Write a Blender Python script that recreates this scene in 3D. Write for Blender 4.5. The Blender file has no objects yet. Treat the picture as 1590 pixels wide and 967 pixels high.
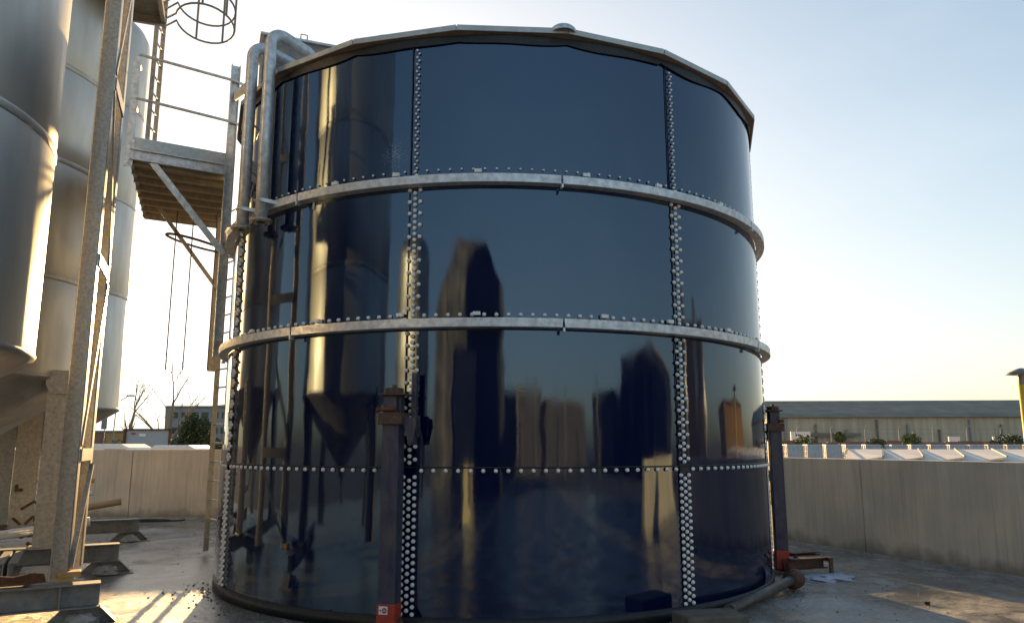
import bpy, bmesh, math, random
from mathutils import Vector, Matrix, noise
R_ = math.radians; sin, cos, pi = math.sin, math.cos, math.pi
random.seed(7)
sc = bpy.context.scene
col = sc.collection

# ------------------------------------------------------------ camera
cam_d = bpy.data.cameras.new('camera'); cam = bpy.data.objects.new('camera', cam_d); col.objects.link(cam)
cam_d.sensor_width = 36; cam_d.lens = 36 * 1195 / 1590; cam_d.clip_start = .05; cam_d.clip_end = 3000
cam.location = (0, 0, 1.72); cam.rotation_euler = (R_(90 + 9.83), 0, 0)
sc.camera = cam
# ------------------------------------------------------------ sky, sun, exposure
SUN_AZ, SUN_EL = -13.5, 9.7          # azimuth from +Y, clockwise positive
w = bpy.data.worlds.new('World'); sc.world = w; w.use_nodes = True
nt = w.node_tree; nt.nodes.clear()
out = nt.nodes.new('ShaderNodeOutputWorld'); bg = nt.nodes.new('ShaderNodeBackground')
sky = nt.nodes.new('ShaderNodeTexSky'); sky.sky_type = 'NISHITA'; sky.sun_disc = False
sky.sun_elevation = R_(SUN_EL); sky.sun_rotation = R_(SUN_AZ)
sky.air_density = 1.0; sky.dust_density = 1.5; sky.ozone_density = 1.5
bg.inputs[1].default_value = .15
tc = nt.nodes.new('ShaderNodeTexCoord'); mp = nt.nodes.new('ShaderNodeMapping'); mp.inputs['Scale'].default_value = (1, 1, 3.2)
nz = nt.nodes.new('ShaderNodeTexNoise'); nz.inputs['Scale'].default_value = 2.6; nz.inputs['Detail'].default_value = 9; nz.inputs['Roughness'].default_value = .58
rp = nt.nodes.new('ShaderNodeValToRGB'); rp.color_ramp.elements[0].position = .5; rp.color_ramp.elements[1].position = .78
rp.color_ramp.elements[1].color = (.05, .05, .05, 1)
mx = nt.nodes.new('ShaderNodeMix'); mx.data_type = 'RGBA'; mx.inputs[7].default_value = (4, 3.9, 3.7, 1)
L = nt.links.new
L(tc.outputs['Generated'], mp.inputs[0]); L(mp.outputs[0], nz.inputs['Vector']); L(nz.outputs[0], rp.inputs[0])
L(rp.outputs[0], mx.inputs[0])
# sky highlights compressed in the colour: soft shoulder on the brightest part, x / (1 + x / 4.9)
v1 = nt.nodes.new('ShaderNodeVectorMath'); v1.operation = 'MULTIPLY_ADD'; v1.inputs[1].default_value = (1 / 4.9,) * 3; v1.inputs[2].default_value = (1, 1, 1)
v2 = nt.nodes.new('ShaderNodeVectorMath'); v2.operation = 'DIVIDE'; L(sky.outputs[0], v1.inputs[0]); L(sky.outputs[0], v2.inputs[0]); L(v1.outputs[0], v2.inputs[1])
L(v2.outputs[0], mx.inputs[6]); L(mx.outputs[2], bg.inputs[0]); L(bg.outputs[0], out.inputs[0])
sd = bpy.data.lights.new('sun', 'SUN'); sd.energy = 5; sd.angle = R_(.6); sd.color = (1, .62, .25)
so = bpy.data.objects.new('sun', sd); col.objects.link(so)
sv = Vector((sin(R_(SUN_AZ)) * cos(R_(SUN_EL)), cos(R_(SUN_AZ)) * cos(R_(SUN_EL)), sin(R_(SUN_EL))))
so.rotation_euler = sv.to_track_quat('Z', 'Y').to_euler(); so.location = (0, 0, 30)
vs = sc.view_settings; vs.view_transform = 'Standard'; vs.look = 'None'; vs.gamma = 1; vs.use_curve_mapping = False
vs.exposure = 1.5
sc.cycles.max_bounces = 8; sc.cycles.glossy_bounces = 5; sc.cycles.use_denoising = True

# ------------------------------------------------------------ materials
def mat(name, base, rough=.6, metal=0, ior=1.5, var=.25, scale=6, stretch=(1, 1, 1), bump=.0, bscale=None, bdist=.01,
        col2=None, rvar=.1, spec=.5, emit=None, detail=6, coat=0):
    m = bpy.data.materials.new(name); m.use_nodes = True; n = m.node_tree; b = n.nodes['Principled BSDF']
    b.inputs['Roughness'].default_value = rough; b.inputs['Metallic'].default_value = metal; b.inputs['IOR'].default_value = ior
    b.inputs['Specular IOR Level'].default_value = spec; b.inputs['Coat Weight'].default_value = coat
    g = n.nodes.new('ShaderNodeNewGeometry'); mpn = n.nodes.new('ShaderNodeMapping'); mpn.inputs['Scale'].default_value = stretch
    n.links.new(g.outputs['Position'], mpn.inputs[0])
    t = n.nodes.new('ShaderNodeTexNoise'); t.inputs['Scale'].default_value = scale; t.inputs['Detail'].default_value = detail
    t.inputs['Roughness'].default_value = .62
    n.links.new(mpn.outputs[0], t.inputs['Vector'])
    r = n.nodes.new('ShaderNodeValToRGB'); r.color_ramp.elements[0].position = .3; r.color_ramp.elements[1].position = .72
    c2 = col2 or [min(1, c * (1 + var)) for c in base]
    c1 = base if col2 else [c * (1 - var) for c in base]
    r.color_ramp.elements[0].color = (*c1, 1); r.color_ramp.elements[1].color = (*c2, 1)
    n.links.new(t.outputs[0], r.inputs[0]); n.links.new(r.outputs[0], b.inputs['Base Color'])
    if rvar:
        mr = n.nodes.new('ShaderNodeMapRange'); mr.inputs[1].default_value = .3; mr.inputs[2].default_value = .7
        mr.inputs[3].default_value = max(0, rough - rvar); mr.inputs[4].default_value = min(1, rough + rvar)
        t2 = n.nodes.new('ShaderNodeTexNoise'); t2.inputs['Scale'].default_value = scale * 1.7; t2.inputs['Detail'].default_value = 4
        n.links.new(mpn.outputs[0], t2.inputs['Vector']); n.links.new(t2.outputs[0], mr.inputs[0]); n.links.new(mr.outputs[0], b.inputs['Roughness'])
    if bump:
        bp = n.nodes.new('ShaderNodeBump'); bp.inputs['Strength'].default_value = bump; bp.inputs['Distance'].default_value = bdist
        t3 = n.nodes.new('ShaderNodeTexNoise'); t3.inputs['Scale'].default_value = bscale or scale * 3; t3.inputs['Detail'].default_value = 5
        n.links.new(mpn.outputs[0], t3.inputs['Vector']); n.links.new(t3.outputs[0], bp.inputs['Height']); n.links.new(bp.outputs[0], b.inputs['Normal'])
    if emit: b.inputs['Emission Color'].default_value = (*emit[:3], 1); b.inputs['Emission Strength'].default_value = emit[3]
    return m

GALV = mat('galvanised_steel', (.58, .61, .63), .45, .5, var=.3, scale=14, rvar=.14, bump=.15, bscale=60, bdist=.003)
GALV_OLD = mat('weathered_galvanised', (.30, .29, .26), .55, .4, col2=(.52, .49, .43), scale=22, rvar=.12, bump=.3, bscale=70, bdist=.004)
STEEL = mat('brushed_stainless', (.56, .53, .48), .46, .88, var=.12, scale=3, stretch=(1, 1, .25), rvar=.06, bump=.12, bscale=1.6, bdist=.03)
STEELC = mat('stainless_cone', (.50, .47, .42), .48, .75, var=.2, scale=4, rvar=.08)
DARKST = mat('painted_grey_steel', (.16, .17, .18), .6, .2, col2=(.30, .29, .26), scale=9, rvar=.15, bump=.2, bscale=40, bdist=.004)
RUST = mat('rusty_steel', (.09, .035, .018), .85, .1, col2=(.22, .09, .04), scale=25, bump=.5, bscale=60, bdist=.006)
NAVYST = mat('navy_painted_steel', (.018, .022, .075), .5, .1, col2=(.075, .07, .072), scale=11, stretch=(1, 1, .4), rvar=.18, bump=.25, bscale=50, bdist=.004)
RUSTDARK = mat('dark_rusted_steel', (.05, .035, .03), .75, .2, col2=(.16, .09, .06), scale=20, bump=.4, bscale=60, bdist=.005)
REDST = mat('red_painted_steel', (.45, .04, .02), .55, 0, col2=(.25, .035, .02), scale=12, rvar=.15)
WHITEP = mat('white_paint', (.75, .74, .72), .5, 0, var=.08, scale=8)
CAP = mat('white_bolt_cap', (.72, .72, .69), .38, .0, col2=(.92, .92, .90), scale=38, rvar=.1)
SEAL = mat('black_sealant', (.008, .008, .009), .5, 0, var=.3, scale=20, rvar=.15)
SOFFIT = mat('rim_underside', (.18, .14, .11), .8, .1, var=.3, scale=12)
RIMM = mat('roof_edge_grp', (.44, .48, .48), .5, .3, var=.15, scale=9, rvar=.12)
WOOD = mat('deck_boards', (.24, .20, .15), .8, 0, col2=(.38, .33, .26), scale=5, stretch=(3, 3, 1), bump=.3, bscale=20)
TIMBER = mat('timber', (.42, .24, .09), .75, 0, col2=(.55, .36, .16), scale=9, bump=.2)
TREAD = mat('toe_board_plate', (.34, .38, .40), .45, .6, col2=(.50, .54, .55), scale=16, stretch=(1, 1, 2), rvar=.1, bump=.5, bscale=26, bdist=.01)
RUBBER = mat('black_rubber', (.015, .014, .014), .7)
YEL = mat('yellow_paint', (.68, .5, .06), .5, 0, var=.12, scale=7)
BARK = mat('bark', (.30, .24, .15), .9, 0, var=.3, scale=10)
LEAF = mat('evergreen_leaves', (.022, .04, .012), .7, 0, col2=(.075, .09, .025), scale=2.2)
LEAF2 = mat('shrub_leaves', (.05, .075, .015), .7, 0, col2=(.16, .17, .04), scale=3)
BRICK = mat('old_brick', (.20, .10, .07), .9, 0, col2=(.33, .19, .12), scale=1.2)
ROOF = mat('fibre_cement_roof', (.15, .13, .10), .9, 0, col2=(.25, .22, .17), scale=.5, stretch=(1, 1, 3))
CLAD = mat('stained_cladding', (.36, .30, .21), .9, 0, col2=(.58, .50, .36), scale=1.1, stretch=(2, 2, .12))
GREYB = mat('grey_render', (.26, .27, .28), .9, 0, var=.12, scale=.8)
TRAILER = mat('trailer_side', (.36, .38, .41), .5, 0, var=.06, scale=1)
GLASS = mat('dark_glass', (.02, .025, .03), .08, 0, var=.2, scale=2, rvar=.02)
PLAST = mat('ibc_plastic', (.45, .47, .5), .45, 0, var=.2, scale=3)
SHEET = mat('pale_roof_sheet', (.62, .60, .55), .6, 0, var=.1, scale=1.2)
PIPEM = mat('dull_pipe_steel', (.06, .058, .055), .5, .3, col2=(.14, .13, .12), scale=9)
POSTM = mat('rolled_galvanised_post', (.26, .25, .23), .42, .7, col2=(.46, .44, .39), scale=30, rvar=.08, bump=.25, bscale=80, bdist=.003)
DARKB = mat('dark_cladding', (.014, .017, .03), .55, 0, var=.3, scale=.6, rvar=.1)
MIDB = mat('brown_cladding', (.085, .078, .08), .7, 0, var=.3, scale=.6)
TANB = mat('ochre_render', (.42, .25, .10), .85, 0, var=.15, scale=.6)
POLYB = mat('blue_bag', (.35, .4, .5), .5)

def enamel():
    m = bpy.data.materials.new('dark_blue_glass_enamel'); m.use_nodes = True; n = m.node_tree; b = n.nodes['Principled BSDF']
    N = n.nodes.new; K = n.links.new
    g = N('ShaderNodeNewGeometry')
    b.inputs['IOR'].default_value = 1.98; b.inputs['Specular Tint'].default_value = (.58, .79, 1, 1); b.inputs['Roughness'].default_value = .035
    # dried water-splash flecks and faint run marks: wear at two spots on the shell
    v = N('ShaderNodeTexNoise'); v.inputs['Scale'].default_value = 95; v.inputs['Detail'].default_value = 3; K(g.outputs['Position'], v.inputs['Vector'])
    big = N('ShaderNodeTexNoise'); big.inputs['Scale'].default_value = 3; K(g.outputs['Position'], big.inputs['Vector'])
    def spot(p, r0, r1):
        d = N('ShaderNodeVectorMath'); d.operation = 'DISTANCE'; K(g.outputs['Position'], d.inputs[0]); d.inputs[1].default_value = p
        a = N('ShaderNodeMapRange'); K(d.outputs['Value'], a.inputs[0]); a.inputs[1].default_value = r0; a.inputs[2].default_value = r1
        a.inputs[3].default_value = 1; a.inputs[4].default_value = 0; return a.outputs[0]
    def mth(op, a, c):
        x = N('ShaderNodeMath'); x.operation = op
        for i, q in enumerate((a, c)):
            if isinstance(q, (int, float)): x.inputs[i].default_value = q
            else: K(q, x.inputs[i])
        return x.outputs[0]
    s1 = spot((-1.22, 7.68, 4.72), .02, .42); s2 = spot((1.98, 8.25, 4.62), .0, .3); s3 = spot((.35, 7.6, 1.55), 0, .25)
    s = mth('ADD', mth('ADD', s1, mth('MULTIPLY', s2, .7)), mth('MULTIPLY', s3, .4))
    thr = mth('SUBTRACT', .86, mth('MULTIPLY', s, .30))
    fl = mth('GREATER_THAN', v.outputs[0], thr)
    fl = mth('MULTIPLY', fl, mth('MINIMUM', mth('ADD', mth('MULTIPLY', s, .5), .12), .5))
    dirt = N('ShaderNodeTexNoise'); dirt.inputs['Scale'].default_value = 5; dirt.inputs['Detail'].default_value = 8
    mpn = N('ShaderNodeMapping'); mpn.inputs['Scale'].default_value = (2.2, 2.2, .3); K(g.outputs['Position'], mpn.inputs[0]); K(mpn.outputs[0], dirt.inputs['Vector'])
    base = N('ShaderNodeMix'); base.data_type = 'RGBA'; base.inputs[6].default_value = (.0015, .0035, .030, 1); base.inputs[7].default_value = (.004, .007, .038, 1)
    K(dirt.outputs[0], base.inputs[0])
    mx2 = N('ShaderNodeMix'); mx2.data_type = 'RGBA'; mx2.inputs[7].default_value = (.55, .6, .68, 1)
    K(fl, mx2.inputs[0]); K(base.outputs[2], mx2.inputs[6]); K(mx2.outputs[2], b.inputs['Base Color'])
    rr = N('ShaderNodeMapRange'); rr.inputs[1].default_value = .35; rr.inputs[2].default_value = .75; rr.inputs[3].default_value = .02; rr.inputs[4].default_value = .10
    K(dirt.outputs[0], rr.inputs[0]); K(mth('ADD', rr.outputs[0], fl), b.inputs['Roughness'])
    wv = N('ShaderNodeTexNoise'); wv.inputs['Scale'].default_value = .9; wv.inputs['Detail'].default_value = 2
    mw = N('ShaderNodeMapping'); mw.inputs['Scale'].default_value = (1.4, 1.4, .8); K(g.outputs['Position'], mw.inputs[0]); K(mw.outputs[0], wv.inputs['Vector'])
    bp = N('ShaderNodeBump'); bp.inputs['Strength'].default_value = .3; bp.inputs['Distance'].default_value = .03; K(wv.outputs[0], bp.inputs['Height'])
    fine = N('ShaderNodeTexNoise'); fine.inputs['Scale'].default_value = 60; K(g.outputs['Position'], fine.inputs['Vector'])
    b2 = N('ShaderNodeBump'); b2.inputs['Strength'].default_value = .05; b2.inputs['Distance'].default_value = .002; K(fine.outputs[0], b2.inputs['Height']); K(bp.outputs[0], b2.inputs['Normal'])
    K(b2.outputs[0], b.inputs['Normal'])
    return m
ENAMEL = enamel()

def concrete_wall_mat():
    m = mat('board_marked_concrete', (.52, .46, .37), .9, 0, col2=(.66, .60, .50), scale=5, stretch=(2.6, 2.6, .18), rvar=.05, bump=.25, bscale=14, bdist=.01)
    n = m.node_tree; b = n.nodes['Principled BSDF']; r = b.inputs['Base Color'].links[0].from_socket
    N = n.nodes.new; K = n.links.new
    g = N('ShaderNodeNewGeometry')
    blot = N('ShaderNodeTexNoise'); blot.inputs['Scale'].default_value = .9; blot.inputs['Detail'].default_value = 5; K(g.outputs['Position'], blot.inputs['Vector'])
    rm = N('ShaderNodeValToRGB'); rm.color_ramp.elements[0].position = .3; rm.color_ramp.elements[1].position = .7
    rm.color_ramp.elements[0].color = (.78, .78, .8, 1); rm.color_ramp.elements[1].color = (1.08, 1.03, .98, 1); K(blot.outputs[0], rm.inputs[0])
    mu = N('ShaderNodeMix'); mu.data_type = 'RGBA'; mu.blend_type = 'MULTIPLY'; mu.inputs[0].default_value = 1
    K(r, mu.inputs[6]); K(rm.outputs[0], mu.inputs[7])
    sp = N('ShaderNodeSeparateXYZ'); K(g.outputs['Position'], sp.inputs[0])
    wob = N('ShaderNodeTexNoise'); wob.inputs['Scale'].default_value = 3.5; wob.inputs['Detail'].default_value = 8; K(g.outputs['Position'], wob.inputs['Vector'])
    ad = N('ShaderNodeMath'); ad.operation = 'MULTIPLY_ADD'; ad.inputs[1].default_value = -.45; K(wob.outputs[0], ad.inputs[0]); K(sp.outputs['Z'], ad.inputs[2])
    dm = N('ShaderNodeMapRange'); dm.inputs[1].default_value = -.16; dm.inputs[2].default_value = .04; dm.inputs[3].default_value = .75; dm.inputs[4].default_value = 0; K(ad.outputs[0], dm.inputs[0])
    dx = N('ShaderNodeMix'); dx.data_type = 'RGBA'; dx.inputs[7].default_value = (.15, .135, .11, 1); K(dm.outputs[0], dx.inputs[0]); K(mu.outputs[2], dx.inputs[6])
    # runs and drips below the coping
    rn = N('ShaderNodeTexNoise'); rn.inputs['Scale'].default_value = 7; rn.inputs['Detail'].default_value = 3; m2 = N('ShaderNodeMapping'); m2.inputs['Scale'].default_value = (3, 3, .06); K(g.outputs['Position'], m2.inputs[0]); K(m2.outputs[0], rn.inputs['Vector'])
    r2 = N('ShaderNodeMapRange'); r2.inputs[1].default_value = .56; r2.inputs[2].default_value = .70; r2.inputs[3].default_value = 0; r2.inputs[4].default_value = .32; K(rn.outputs[0], r2.inputs[0])
    d2 = N('ShaderNodeMix'); d2.data_type = 'RGBA'; d2.inputs[7].default_value = (.24, .21, .17, 1); K(r2.outputs[0], d2.inputs[0]); K(dx.outputs[2], d2.inputs[6]); K(d2.outputs[2], b.inputs['Base Color'])
    return m
CONC = concrete_wall_mat()

def ground_mat():
    m = bpy.data.materials.new('wet_concrete_yard'); m.use_nodes = True; n = m.node_tree; b = n.nodes['Principled BSDF']; b.inputs['Specular IOR Level'].default_value = .4
    N = n.nodes.new; K = n.links.new
    g = N('ShaderNodeNewGeometry')
    a = N('ShaderNodeTexNoise'); a.inputs['Scale'].default_value = .9; a.inputs['Detail'].default_value = 9; a.inputs['Roughness'].default_value = .62; a.inputs['Distortion'].default_value = .6
    K(g.outputs['Position'], a.inputs['Vector'])
    c = N('ShaderNodeValToRGB'); e = c.color_ramp.elements
    e[0].position = .3; e[0].color = (.17, .165, .15, 1); e[1].position = .72; e[1].color = (.55, .55, .53, 1)
    x = e.new(.5); x.color = (.29, .285, .27, 1)
    K(a.outputs[0], c.inputs[0])
    f = N('ShaderNodeTexNoise'); f.inputs['Scale'].default_value = 18; f.inputs['Detail'].default_value = 6; K(g.outputs['Position'], f.inputs['Vector'])
    mu = N('ShaderNodeMix'); mu.data_type = 'RGBA'; mu.blend_type = 'OVERLAY'; mu.inputs[0].default_value = .7; K(c.outputs[0], mu.inputs[6]); K(f.outputs['Fac'], mu.inputs[7])
    K(mu.outputs[2], b.inputs['Base Color'])
    r = N('ShaderNodeMapRange'); r.inputs[1].default_value = .40; r.inputs[2].default_value = .6; r.inputs[3].default_value = .14; r.inputs[4].default_value = .6
    K(a.outputs[0], r.inputs[0]); K(r.outputs[0], b.inputs['Roughness'])
    dsub = N('ShaderNodeVectorMath'); dsub.operation = 'DISTANCE'; dsub.inputs[1].default_value = (-4.3, 8.6, 0); K(g.outputs['Position'], dsub.inputs[0])
    pud = N('ShaderNodeMapRange'); pud.inputs[1].default_value = 1.2; pud.inputs[2].default_value = 4.2; pud.inputs[3].default_value = .42; pud.inputs[4].default_value = 0; K(dsub.outputs['Value'], pud.inputs[0])
    wn = N('ShaderNodeTexNoise'); wn.inputs['Scale'].default_value = 1.3; wn.inputs['Detail'].default_value = 10; wn.inputs['Roughness'].default_value = .7; K(g.outputs['Position'], wn.inputs['Vector'])
    wa = N('ShaderNodeMath'); wa.operation = 'ADD'; K(wn.outputs[0], wa.inputs[0]); K(pud.outputs[0], wa.inputs[1])
    wm = N('ShaderNodeMapRange'); wm.inputs[1].default_value = .43; wm.inputs[2].default_value = .6; wm.inputs[3].default_value = 0; wm.inputs[4].default_value = 1; K(wa.outputs[0], wm.inputs[0])
    K(wm.outputs[0], b.inputs['Coat Weight']); b.inputs['Coat Roughness'].default_value = .07; b.inputs['Coat IOR'].default_value = 1.36
    dk = N('ShaderNodeMix'); dk.data_type = 'RGBA'; dk.blend_type = 'MULTIPLY'; dk.inputs[7].default_value = (.72, .71, .68, 1); K(wm.outputs[0], dk.inputs[0]); K(mu.outputs[2], dk.inputs[6]); K(dk.outputs[2], b.inputs['Base Color'])
    cb = N('ShaderNodeBump'); cb.inputs['Strength'].default_value = .45; cb.inputs['Distance'].default_value = .02
    mp_ = N('ShaderNodeMapping'); mp_.inputs['Scale'].default_value = (1, 3, 1); mp_.inputs['Rotation'].default_value = (0, 0, -.35); K(g.outputs['Position'], mp_.inputs[0])
    h = N('ShaderNodeTexNoise'); h.inputs['Scale'].default_value = 8; h.inputs['Detail'].default_value = 8; h.inputs['Roughness'].default_value = .65; K(mp_.outputs[0], h.inputs['Vector'])
    bp = N('ShaderNodeBump'); bp.inputs['Strength'].default_value = 1; bp.inputs['Distance'].default_value = .05; K(h.outputs[0], bp.inputs['Height']); K(bp.outputs[0], b.inputs['Normal']); K(h.outputs[0], cb.inputs['Height']); K(cb.outputs[0], b.inputs['Coat Normal'])
    return m
GROUND = ground_mat()
FIELD = mat('far_yard', (.13, .13, .12), .9, 0, var=.25, scale=.2)
PLINTH = mat('plinth_concrete', (.30, .30, .29), .35, 0, var=.3, scale=3, rvar=.2, bump=.2, bscale=12)

# ------------------------------------------------------------ mesh helpers
class MB:
    def __init__(s): s.b = bmesh.new()
    def box(s, c, d, rz=0, rot=None):
        M = Matrix.Translation(c) @ (rot if rot is not None else Matrix.Rotation(rz, 4, 'Z')) @ Matrix.Diagonal((*d, 1))
        bmesh.ops.create_cube(s.b, size=1, matrix=M); return s
    def frame(s, p0, p1, up=(0, 0, 1)):
        p0, p1 = Vector(p0), Vector(p1); d = (p1 - p0).normalized(); u = Vector(up)
        if abs(d.dot(u)) > .98: u = Vector((0, 1, 0))
        x = d.cross(u).normalized(); u = x.cross(d); return p0, p1, x, u
    def prism(s, p0, p1, prof, up=(0, 0, 1)):       # extrude a 2D outline (x across, y up) from p0 to p1
        p0, p1, x, u = s.frame(p0, p1, up)
        a = [s.b.verts.new(p0 + x * q[0] + u * q[1]) for q in prof]; c = [s.b.verts.new(p1 + x * q[0] + u * q[1]) for q in prof]
        n = len(prof)
        for i in range(n): s.b.faces.new((a[i], a[(i + 1) % n], c[(i + 1) % n], c[i]))
        s.b.faces.new(a[::-1]); s.b.faces.new(c); return s
    def beam(s, p0, p1, w_, h, up=(0, 0, 1)):
        return s.prism(p0, p1, [(-w_ / 2, -h / 2), (w_ / 2, -h / 2), (w_ / 2, h / 2), (-w_ / 2, h / 2)], up)
    def ibeam(s, p0, p1, w_, h, t=.014, up=(0, 0, 1)):
        a, b_, c = w_ / 2, h / 2, t / 2
        return s.prism(p0, p1, [(-a, -b_), (a, -b_), (a, -b_ + t), (c, -b_ + t), (c, b_ - t), (a, b_ - t), (a, b_), (-a, b_), (-a, b_ - t), (-c, b_ - t), (-c, -b_ + t), (-a, -b_ + t)], up)
    def channel(s, p0, p1, w_, h, t=.012, up=(0, 0, 1), flip=1):
        a, b_ = w_ * flip, h / 2; t2 = t * flip
        P = [(0, -b_), (a, -b_), (a, -b_ + t), (t2, -b_ + t), (t2, b_ - t), (a, b_ - t), (a, b_), (0, b_)]
        return s.prism(p0, p1, P, up)
    def tube(s, pts, r, n=12, cap=True, closed=False):
        pts = [Vector(p) for p in pts]; rings = []; N = len(pts); last = None
        for i, p in enumerate(pts):
            if closed: d = (pts[(i + 1) % N] - pts[i - 1])
            else: d = (pts[min(i + 1, N - 1)] - pts[max(i - 1, 0)])
            d.normalize()
            u = last if last is not None else (Vector((0, 0, 1)) if abs(d.z) < .9 else Vector((1, 0, 0)))
            x = d.cross(u).normalized(); u = x.cross(d).normalized(); last = u
            rr = r[i] if isinstance(r, (list, tuple)) else r
            rings.append([s.b.verts.new(p + (x * cos(2 * pi * k / n) + u * sin(2 * pi * k / n)) * rr) for k in range(n)])
        for i in range(N if closed else N - 1):
            A, B = rings[i], rings[(i + 1) % N]
            for k in range(n):
                f = s.b.faces.new((A[k], A[(k + 1) % n], B[(k + 1) % n], B[k])); f.smooth = True
        if cap and not closed: s.b.faces.new(rings[0][::-1]); s.b.faces.new(rings[-1])
        return s
    def lathe(s, c, prof, n=48, a0=0, a1=2 * pi, smooth=True, cap=False):
        full = abs(a1 - a0 - 2 * pi) < 1e-6; K = n if full else n + 1; rows = []
        for r, z in prof:
            rows.append([s.b.verts.new((c[0] + r * cos(a0 + (a1 - a0) * k / n), c[1] + r * sin(a0 + (a1 - a0) * k / n), c[2] + z)) for k in range(K)])
        for i in range(len(prof) - 1):
            for k in range(n):
                k2 = (k + 1) % K
                f = s.b.faces.new((rows[i][k], rows[i][k2], rows[i + 1][k2], rows[i + 1][k])); f.smooth = smooth
        if cap: s.b.faces.new(rows[0][::-1]); s.b.faces.new(rows[-1])
        return s
    def poly(s, pts, off):                       # solid slab from a planar outline and a thickness vector
        o = Vector(off); a = [s.b.verts.new(p) for p in pts]; c = [s.b.verts.new(Vector(p) + o) for p in pts]; n = len(pts)
        for i in range(n): s.b.faces.new((a[i], a[(i + 1) % n], c[(i + 1) % n], c[i]))
        s.b.faces.new(a[::-1]); s.b.faces.new(c); return s
    def build(s, name, m, parent=None, bevel=0, **kw):
        bmesh.ops.recalc_face_normals(s.b, faces=s.b.faces)
        me = bpy.data.meshes.new(name); s.b.to_mesh(me); s.b.free()
        for mm in (m if isinstance(m, list) else [m]): me.materials.append(mm)
        o = bpy.data.objects.new(name, me); col.objects.link(o)
        if parent:
            o.parent = parent; o.location = -parent.location if parent.parent is None and parent.type == 'EMPTY' else (0, 0, 0)
        if bevel:
            bv = o.modifiers.new('bevel', 'BEVEL'); bv.width = bevel; bv.segments = 2; bv.limit_method = 'ANGLE'
        for k, v in kw.items(): o[k] = v
        return o
def tag(o, label=None, cat=None, group=None, kind=None):
    for k, v in (('label', label), ('category', cat), ('group', group), ('kind', kind)):
        if v: o[k] = v
    return o
def empty(name, loc, label, cat, group=None):
    o = bpy.data.objects.new(name, None); col.objects.link(o); o.location = loc; o.empty_display_size = .2
    return tag(o, label, cat, group)
def link_copy(src, parent, loc, rot=None, name=None):
    c = src.copy(); col.objects.link(c); c.parent = parent; c.location = loc
    if rot is not None: c.rotation_euler = rot
    return c

# ------------------------------------------------------------ ground
m = MB(); n = 60
vv = [[m.b.verts.new(((-700 + 1400 * i / n), (-700 + 1400 * j / n), -.012)) for i in range(n + 1)] for j in range(n + 1)]
for j in range(n):
    for i in range(n): m.b.faces.new((vv[j][i], vv[j][i + 1], vv[j + 1][i + 1], vv[j + 1][i]))
tag(m.build('ground', FIELD), kind='structure')
m = MB(); pts = [(-16, 18.95, -.1), (2.7, 18.95, -.1), (14, 18.0, -.1), (14, 4.9, -.1), (14, -14, -.1), (-16, -14, -.1)]
m.poly(pts, (0, 0, .1)); tag(m.build('yard_slab', GROUND), kind='structure')

# ------------------------------------------------------------ bund walls
def wall(p0, p1, h, t, label, side=1, joints=True):
    p0, p1 = Vector((*p0, 0)), Vector((*p1, 0)); d = (p1 - p0).normalized(); nrm = Vector((d.y, -d.x, 0)) * side
    o = empty('concrete_wall', p0, label, 'wall')
    Lg = (p1 - p0).length; k = max(1, round(Lg / 6.2)); g = .012
    for i in range(k):
        a = p0 + d * (Lg * i / k + g / 2); b_ = p0 + d * (Lg * (i + 1) / k - g / 2)
        hh = h + random.uniform(-.006, .006); q = nrm * random.uniform(-.004, .004)
        MB().poly([a + q, b_ + q, b_ + q + nrm * t, a + q + nrm * t], (0, 0, hh)).build('wall_panel', CONC, o, bevel=.01)
    m = MB(); a = p0 - nrm * .05; b_ = p1 - nrm * .05
    m.poly([a, b_, b_ + nrm * .049, a + nrm * .049], (0, 0, .05)); m.build('mortar_fillet', PLINTH, o)
    return o
wall((-15, 18.55), (2.95, 18.75), 1.61, .2, 'buff board-marked concrete bund wall behind the silos and ladder', side=-1)
wall((3.0, 18.75), (8.2, 6.53), 1.5, .2, 'long grey concrete bund wall right of the tank, with a hose lying at its foot', side=-1)
wall((6.4, 5.0), (14, 4.7), 1.5, .2, 'concrete wall across the near corner of the yard, facing the low sun', side=1)

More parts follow.
